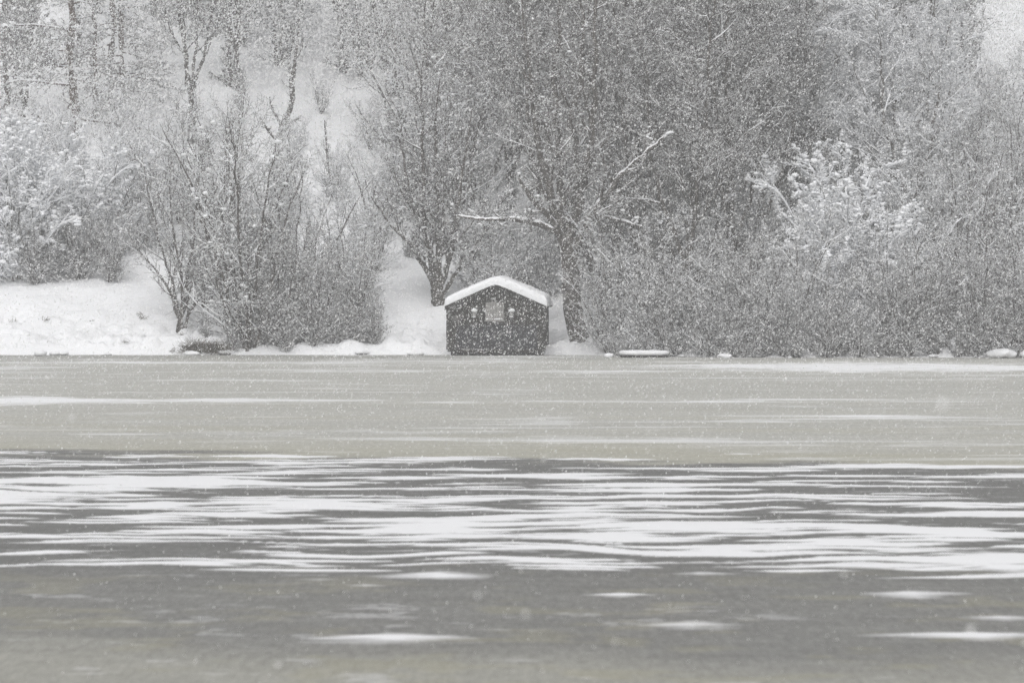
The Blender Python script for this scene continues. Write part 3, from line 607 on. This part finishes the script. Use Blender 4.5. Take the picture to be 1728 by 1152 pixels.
# ------------------------------------------------------------------ boathouse
def build_boathouse():
    cx = px2x(837, 199.8)
    root = empty('boathouse', (cx, 199.8, 0.0), R_(-2.8), 'small dark wooden boathouse with a thick snow slab on its gabled roof', 'boathouse')
    W, D, ZE, ZA = 1.84, 4.6, 1.90, 2.72
    rz = lambda x: ZA - (ZA - ZE) * abs(x) / W
    g = random.Random(4)
    z0 = 0.24
    # front wall: boards of the gable with an opening for the doors, and lining behind
    mb = MB(); x = -W
    while x < W - 0.02:
        wd = min(g.uniform(0.13, 0.19), W - x); x1 = x + wd - 0.008; y = g.uniform(-0.012, 0.0)
        def board(a, b, zb, za, zc): mb.prism([(a, zb), (b, zb), (b, zc), (a, za)], y, 0.03)
        inside = x > -1.56 and x1 < 1.62
        zb = 1.20 if inside else z0
        if x < 0 < x1:
            board(x, 0, zb, rz(x), rz(0)); board(0.0005, x1, zb, rz(0), rz(x1))
        else: board(x, x1, zb, rz(x), rz(x1))
        x += wd
    mb.prism([(-W, z0), (W, z0), (W, ZE), (0, ZA), (-W, ZE)], 0.034, 0.06)
    mb.build('front_wall', M['board'], root)
    # side walls and back wall
    for s in (-1, 1):
        mb = MB(); y = 0.064
        while y < D - 0.02:
            wd = min(g.uniform(0.14, 0.2), D - y); a = g.uniform(0.0, 0.012)
            xx = sorted((s * (W + a), s * (W - 0.04))); mb.box(xx[0], xx[1], y, y + wd - 0.008, z0 if g.random() < 0.8 else z0 - 0.06, ZE - 0.02); y += wd
        mb.build('side_wall', M['board'], root)
    mb = MB(); mb.prism([(-W, z0), (W, z0), (W, ZE), (0, ZA), (-W, ZE)], D + 0.002, D + 0.04); mb.build('back_wall', M['board'], root)
    # roof: two boarded slabs, with fascia at the front
    mb = MB()
    for s in (-1, 1):
        xe = s * (W + 0.14); ze = rz(W + 0.14)
        p = [(0, ZA + 0.01), (xe, ze + 0.01), (xe, ze + 0.06), (0, ZA + 0.06)]
        if s < 0: p = p[::-1]
        mb.prism(p, -0.22, D + 0.25)
        q = [(0, ZA - 0.085), (xe, ze - 0.085), (xe, ze + 0.005), (0, ZA + 0.005)]
        if s < 0: q = q[::-1]
        mb.prism(q, -0.20, -0.17)
    rf = mb.build('roof', M['beam'], root)
    # the snow slab on the roof: rounded rim, soft ridge, slightly uneven depth
    nu, nv = 97, 60
    u = np.linspace(-1, 1, nu); v = np.linspace(0, 1, nv)
    u = np.sign(u) * np.abs(u) ** 0.8; v = 0.5 - 0.5 * np.cos(v * math.pi)
    U, Vv = np.meshgrid(u, v); XE = W + 0.15
    edge = np.minimum(np.minimum((1 - np.abs(U)) * XE, Vv * (D + 0.5)), (1 - Vv) * (D + 0.5)); q = np.clip(edge / 0.30, 0, 1)
    X = U * XE; Y = -0.25 + Vv * (D + 0.52)
    th = (0.32 + 0.11 * (fbm(X * 1.6 + 5, Y * 1.1, 3, 3) - 0.5) + 0.03 * (X > 0)) * (1 - (1 - q) ** 3.0) ** (1 / 3.0)
    base = ZA + 0.062 - (ZA - ZE) / W * np.abs(X)
    soft = ZA + 0.062 - (ZA - ZE) / W * np.sqrt(X * X + 0.27 ** 2) + 0.05
    X2 = X + np.sign(X) * 0.03 * q * (np.abs(U) > 0.9)
    top = np.stack([X2, Y, soft + th + 0.001], -1).reshape(-1, 3); bot = np.stack([X, Y, base], -1).reshape(-1, 3)
    fa = grid_faces(nv, nu); fb = grid_faces(nv, nu, nu * nv)[:, ::-1]
    ring = np.concatenate([np.arange(nu), np.arange(1, nv) * nu + nu - 1, (nv - 1) * nu + np.arange(nu - 2, -1, -1), np.arange(nv - 2, 0, -1) * nu])
    nx = np.roll(ring, -1); side = np.stack([ring, ring + nu * nv, nx + nu * nv, nx], -1)
    obj('snow_slab', mesh_np('snow_slab', np.concatenate([top, bot]), np.concatenate([fa, fb, side])), M['snow'], rf)
    # double door to the water
    for a, b in ((-1.545, 0.022), (0.030, 1.605)):
        mb = MB(); x = a
        while x < b - 0.02:
            wd = min(g.uniform(0.15, 0.2), b - x); mb.box(x, x + wd - 0.007, -0.028 + g.uniform(0, 0.008), 0.030, 0.25, 1.185); x += wd
        d = mb.build('door', M['door_board'], root)
        mb = MB()
        for zz in (0.36, 1.02): mb.box(a + 0.03, b - 0.03, -0.055, -0.0285, zz, zz + 0.11)
        mb.build('door_rail', M['door_board'], d)
        mb = MB(); hx = b - 0.12 if a < 0 else a + 0.06
        mb.box(hx, hx + 0.06, -0.075, -0.0290, 0.66, 0.80); mb.build('handle', M['lamp_metal'], d, 0.008)
    mb = MB(); mb.box(-1.58, 1.64, -0.06, -0.001, 1.195, 1.27); mb.build('door_lintel', M['beam'], root)
    # window hatch of grey boards high in the gable
    xa, xb, za, zb = -0.40, 0.30, 1.38, 2.05
    mb = MB()
    mb.box(xa, xa + 0.06, -0.055, -0.016, za, zb); mb.box(xb - 0.06, xb, -0.055, -0.016, za, zb); mb.box(xa + 0.06, xb - 0.06, -0.054, -0.016, zb - 0.06, zb)
    mb.box(xa - 0.04, xb + 0.04, -0.10, -0.016, za - 0.06, za)
    wn = mb.build('window', M['grey_board'], root)
    mb = MB(); x = xa + 0.062
    while x < xb - 0.07:
        mb.box(x, x + 0.105, -0.044 + g.uniform(0, 0.008), -0.017, za + 0.002, zb - 0.062); x += 0.114
    mb.build('shutter', M['grey_board'], wn)
    # drift of snow caught on the window sill
    cv, cf = Tree.clumps(np.array([(xa + 0.08 + 0.09 * k, -0.07, za + 0.03) for k in range(7)]), np.array([.05, .035, .045, .03, .06, .07, .05]), 8)
    o = obj('sill_snow', mesh_np('sill_snow', cv, cf), M['snow'], wn); sub(o)
    # two wall lamps capped with snow
    for lx in (-0.83, 0.62):
        mb = MB(); mb.box(lx - 0.025, lx + 0.025, -0.16, -0.013, 1.70, 1.74)
        lp = mb.build('wall_lamp', M['lamp_metal'], root, 0.006)
        mb = MB(); n = 8
        for (r0, r1, q0, q1) in ((0.05, 0.085, 1.46, 1.66), (0.10, 0.03, 1.66, 1.72)):
            vs = [(lx + r0 * math.cos(k * math.pi / 4), -0.15 + r0 * math.sin(k * math.pi / 4), q0) for k in range(n)] + [(lx + r1 * math.cos(k * math.pi / 4), -0.15 + r1 * math.sin(k * math.pi / 4), q1) for k in range(n)]
            mb.add(vs, [tuple(range(n))[::-1], tuple(range(n, 2 * n))] + [(k, (k + 1) % n, (k + 1) % n + n, k + n) for k in range(n)])
        mb.build('lamp_shade', M['grey_board'], lp)
        cv, cf = Tree.clumps(np.array([(lx, -0.15, 1.745), (lx + 0.03, -0.15, 1.73), (lx - 0.02, -0.17, 1.50)]), np.array([.125, .10, .085]), 9)
        sub(obj('snow_cap', mesh_np('snow_cap', cv, cf), M['snow'], lp))
    # sill beam, snow along it, corner posts and the posts under the floor
    mb = MB(); mb.box(-W - 0.03, W + 0.03, -0.07, 0.06, 0.155, 0.236); bm = mb.build('sill_beam', M['beam'], root, 0.01)
    xs = np.linspace(-1.3, -0.35, 14); cv, cf = Tree.clumps(np.stack([xs, xs * 0 - 0.05, xs * 0 + 0.245], -1), np.full(14, 0.028), 10)
    sub(obj('beam_snow', mesh_np('beam_snow', cv, cf), M['snow'], bm))
    for xx in (-W + 0.16, 0.0, W - 0.22):
        for yy in (0.05, 2.3, 4.4):
            mb = MB(); mb.box(xx - 0.07, xx + 0.07, yy, yy + 0.14, -0.3, 0.153); mb.build('post', M['beam'], root)
    for s in (-1, 1):
        mb = MB(); mb.box(s * (W + 0.02) - 0.06, s * (W + 0.02) + 0.06, -0.045, 0.062, 0.238, ZE - 0.03); mb.build('corner_post', M['beam'], root)
    mb = MB(); mb.box(-W + 0.1, W - 0.1, 0.25, D - 0.1, 0.16, 0.23); mb.build('floor', M['beam'], root)
    mb = MB(); mb.box(-W + 0.05, W - 0.05, 0.9, 0.95, -0.2, 0.158); mb.build('gap_shade_board', M['beam'], root)  # dark board added under the floor, standing in for shade in the gap
def sub(o, lv=2):
    m = o.modifiers.new('subsurf', 'SUBSURF'); m.levels = lv; m.render_levels = lv; return o
build_boathouse()

# ------------------------------------------------------------------ small things on the shore
def blob(nu, nv, fn):
    """closed rounded heap: fn(u, v) -> xyz over a sphere grid"""
    th = np.linspace(0, 2 * math.pi, nu, endpoint=False); ph = np.linspace(-math.pi / 2, math.pi / 2, nv)
    T, Ph = np.meshgrid(th, ph); V = fn(T, Ph).reshape(-1, 3)
    i = np.arange(nv - 1)[:, None] * nu + np.arange(nu)[None]; j = np.arange(nv - 1)[:, None] * nu + (np.arange(nu)[None] + 1) % nu
    return V, np.stack([i, j, j + nu, i + nu], -1).reshape(-1, 4)
def sgn(a, p): return np.sign(a) * np.abs(a) ** p
def boulder(px, Y, sx, sy, sz, label, seed, group='snow covered stones at the edge of the ice'):
    x = px2x(px, Y); root = empty('boulder', (x, Y, max(0.0, float(height(x, Y)))), seed * 0.7, label, 'stone', group)
    def rock(T, P):
        k = 1 + 0.35 * (fbm(np.cos(T) * 1.5 + seed, P * 1.5 + np.sin(T), seed, 3) - 0.5)
        return np.stack([sx * np.cos(P) * np.cos(T) * k, sy * np.cos(P) * np.sin(T) * k, sz * 0.55 * np.sin(P) * k + sz * 0.1], -1)
    obj('rock', mesh_np('rock', *blob(20, 12, rock)), M['rock'], root)
    def cap(T, P):
        k = 1.18 + 0.4 * (fbm(np.cos(T) * 1.3 + seed + 9, P + np.sin(T) * 1.3, seed + 3, 3) - 0.5)
        return np.stack([sx * np.cos(P) * np.cos(T) * k, sy * np.cos(P) * np.sin(T) * k, sz * 0.42 + sz * 0.5 * sgn(np.sin(P), 0.8) * k], -1)
    obj('snow_cap', mesh_np('snow_cap', *blob(28, 16, cap)), M['snow'], root)
boulder(68, 199.2, 0.22, 0.2, 0.22, 'small snow capped stone on the ice below the open left bank', 1)
boulder(1027, 196.6, 0.17, 0.16, 0.16, 'small snow capped stone just left of the snowy platform', 2)
boulder(1690, 195.6, 0.62, 0.4, 0.34, 'wide snow capped boulder at the right end of the shore', 3)
boulder(1715, 196.6, 0.24, 0.2, 0.75, 'tall snow capped stone beside the wide boulder at right', 4)
boulder(1745, 195.8, 0.5, 0.4, 0.3, 'snow capped boulder cut by the right picture edge', 5)
G3 = random.Random(8)
for k in range(26):
    px = G3.uniform(-20, 1750)
    if 740 < px < 935 or 1035 < px < 1140: continue
    q = G3.uniform(0.07, 0.2)
    boulder(px, float(shore(px2x(px, 199))) - G3.uniform(-0.2, 0.5), q * 1.6, q, q * 0.8, 'little snow covered stone along the foot of the bank where the ice begins', 10 + k, 'little stones along the ice edge')
# low platform under a slab of snow
def platform():
    Y = 196.4; x = px2x(1087, Y)
    root = empty('floating_platform', (x, Y, 0), R_(1.5), 'low flat platform at the shore under a smooth slab of snow', 'platform')
    mb = MB(); y = -0.55
    while y < 0.5: mb.box(-0.90, 0.90, y, y + 0.13, 0.03, 0.07); y += 0.14
    mb.build('deck', M['beam'], root)
    mb = MB(); mb.box(-0.88, 0.88, -0.5, 0.52, -0.1, 0.028); mb.build('float', M['beam'], root)
    def cap(T, P):
        k = 1 + 0.05 * (fbm(np.cos(T) * 2, np.sin(T) * 2 + P, 3, 3) - 0.5)
        return np.stack([0.96 * sgn(np.cos(P), 0.35) * sgn(np.cos(T), 0.5) * k, 0.62 * sgn(np.cos(P), 0.35) * sgn(np.sin(T), 0.6), 0.175 + 0.10 * sgn(np.sin(P), 0.6) * k], -1)
    obj('snow_slab', mesh_np('snow_slab', *blob(56, 20, cap)), M['snow'], root)
platform()
# grass tufts hanging over the bank and low snowy shrubs on it
def tuft(px, Y, h, n, label, seed, spread=0.16):
    x = px2x(px, Y); g = np.random.default_rng(seed)
    b = g.normal(0, spread, (n, 3)) * np.array([1.3, 0.6, 0]); d = norm(g.normal(0, 0.55, (n, 3)) + np.array([0, -0.25, 1.0]))
    pts = [b]; 
    for k in range(5):
        d = norm(d + np.array([0, 0, -0.22]) + g.normal(0, 0.06, (n, 3))); pts.append(pts[-1] + d * h / 4 * g.uniform(0.7, 1.2, (n, 1)))
    P = np.stack(pts, 1); me = mesh_np('grass_tuft', *Tree.tubes(P, np.tile(np.linspace(0.009, 0.003, 6), (n, 1)), 3))
    o = obj('grass_tuft', me, M['dry_grass']); o.location = (x, Y, float(height(x, Y)) + 0.02)
    tag(o, label, 'grass tuft', 'dry grass tufts on the left bank')
tuft(328, 201.1, 0.5, 420, 'dry brown grass tuft hanging over the bank, left of the shore thicket', 1)
tuft(365, 201.0, 0.45, 420, 'dry brown grass tuft at the foot of the leftmost shore bush', 2)
G4 = random.Random(3)
for k in range(11):
    tuft(G4.uniform(0, 330), G4.choice((201.4, 201.8, 202.6, 204, 207, 210)) + G4.uniform(-0.2, 0.6), G4.uniform(0.10, 0.2), 18, 'thin dry grass poking through the snow of the open left bank', 20 + k, 0.05)
for o in list(COL.objects):
    if o.name.startswith('grass_tuft') and o['label'].startswith('thin'): o['group'] = 'thin grass poking through the left bank'
G = 'low snowy shrubs on the open bank'
for k, (px, Y, sc, lb) in enumerate((
                        (345, 204.5, .4, 'low snowy shrub between the vase shaped tree and the thicket'),
                        (690, 216, .5, 'low snowy shrub up the gap left of the boathouse'), (880, 207, 1.1, 'rounded snowy shrub behind the boathouse roof'))):
    plant('low_bush', 'shrub', px, Y, lb, 'bush', G, sc, rr_())

# ------------------------------------------------------------------ falling snow
def falling_snow(n, nfar, seed=77):
    g = np.random.default_rng(seed)
    def scatter(k, Ya, Yb):
        Y = (g.random(k) * (Yb ** 3 - Ya ** 3) + Ya ** 3) ** (1 / 3)
        x = px2x(864 + g.uniform(-1, 1, k) * 1120, Y); z = py2z(g.uniform(-160, 1250, k), Y)
        gz = np.where(Y > shore(x), height(x, Y), 0.0); ok = z > gz + 0.05
        return x[ok], Y[ok], z[ok]
    def flakes(x, Y, z, s, v, f):
        n = len(x); k = g.uniform(0.5, 1.35, (n, 1, 3)) * s[:, None, None]
        q = norm(g.normal(size=(n, 4))); a, b, c, d = q.T
        Rm = np.stack([1-2*(c*c+d*d), 2*(b*c-a*d), 2*(b*d+a*c), 2*(b*c+a*d), 1-2*(b*b+d*d), 2*(c*d-a*b), 2*(b*d-a*c), 2*(c*d+a*b), 1-2*(b*b+c*c)], -1).reshape(n, 3, 3)
        V = np.einsum('nij,nkj->nki', Rm, v[None] * k)
        V[..., 2] *= 1.15; V[..., 0] += V[..., 2] * 0.25          # drawn out a little along the wind
        V += np.stack([x, Y, z], -1)[:, None]
        return V.reshape(-1, 3).astype(np.float32), (f[None] + (np.arange(n) * len(v))[:, None, None]).reshape(-1, 3).astype(np.int32)
    tet = np.array([(1,1,1),(1,-1,-1),(-1,1,-1),(-1,-1,1)], float) * 0.75; tf = np.array([(0,1,2),(0,3,1),(0,2,3),(1,3,2)])
    x, Y, z = scatter(n, 30, 212); s = (0.0042 + 0.017 * g.random(len(x)) ** 3.4) * np.clip(Y / 130, 0.34, 1)
    x1, Y1, z1 = scatter(80, 14, 30); s1 = g.uniform(0.006, 0.011, len(x1))     # a few big soft ones near the viewer
    V, Fc = flakes(np.concatenate([x, x1]), np.concatenate([Y, Y1]), np.concatenate([z, z1]), np.concatenate([s, s1]), tet, tf)
    x, Y, z = scatter(nfar, 206, 345)                      # denser flakes added as a haze veil over the hill: thin plates
    t2 = np.clip(0.15 + 1.5 * fbm(x * 0.05, z * 0.09 + Y * 0.02, 301, 3), 0.3, 1)
    ok = g.random(len(x)) < sstep(206, 224, Y) * t2; x, Y, z = x[ok], Y[ok], z[ok]
    V2, F2 = flakes(x, Y, z, 0.038 + 0.028 * g.random(len(x)) ** 2, np.array([(1,0,0.0),(-0.5,0.87,0.1),(-0.5,-0.87,-0.1)]), np.array([(0,1,2)]))
    o = obj('falling_snow', mesh_np('falling_snow', np.concatenate([V, V2]), np.concatenate([Fc, F2 + len(V)]), smooth=False), M['snowflake'])
    tag(o, kind='stuff', label='white snowflakes falling through the whole scene')
falling_snow(760000, 3900000)

# ------------------------------------------------------------------ haze of the snowfall
m = bpy.data.materials.new('haze'); m.use_nodes = True; t = m.node_tree; t.nodes.clear()
pv = nd(t, 'ShaderNodeVolumePrincipled'); pv.inputs['Color'].default_value = (0.96, 0.965, 0.975, 1); pv.inputs['Density'].default_value = 0.0010; pv.inputs['Anisotropy'].default_value = 0.1
ou = nd(t, 'ShaderNodeOutputMaterial'); t.links.new(pv.outputs[0], ou.inputs['Volume'])
mb = MB(); mb.box(-165, 165, -40, 445, -1.6, 95); tag(mb.build('haze', m), kind='stuff', label='pale snowy haze filling the air')
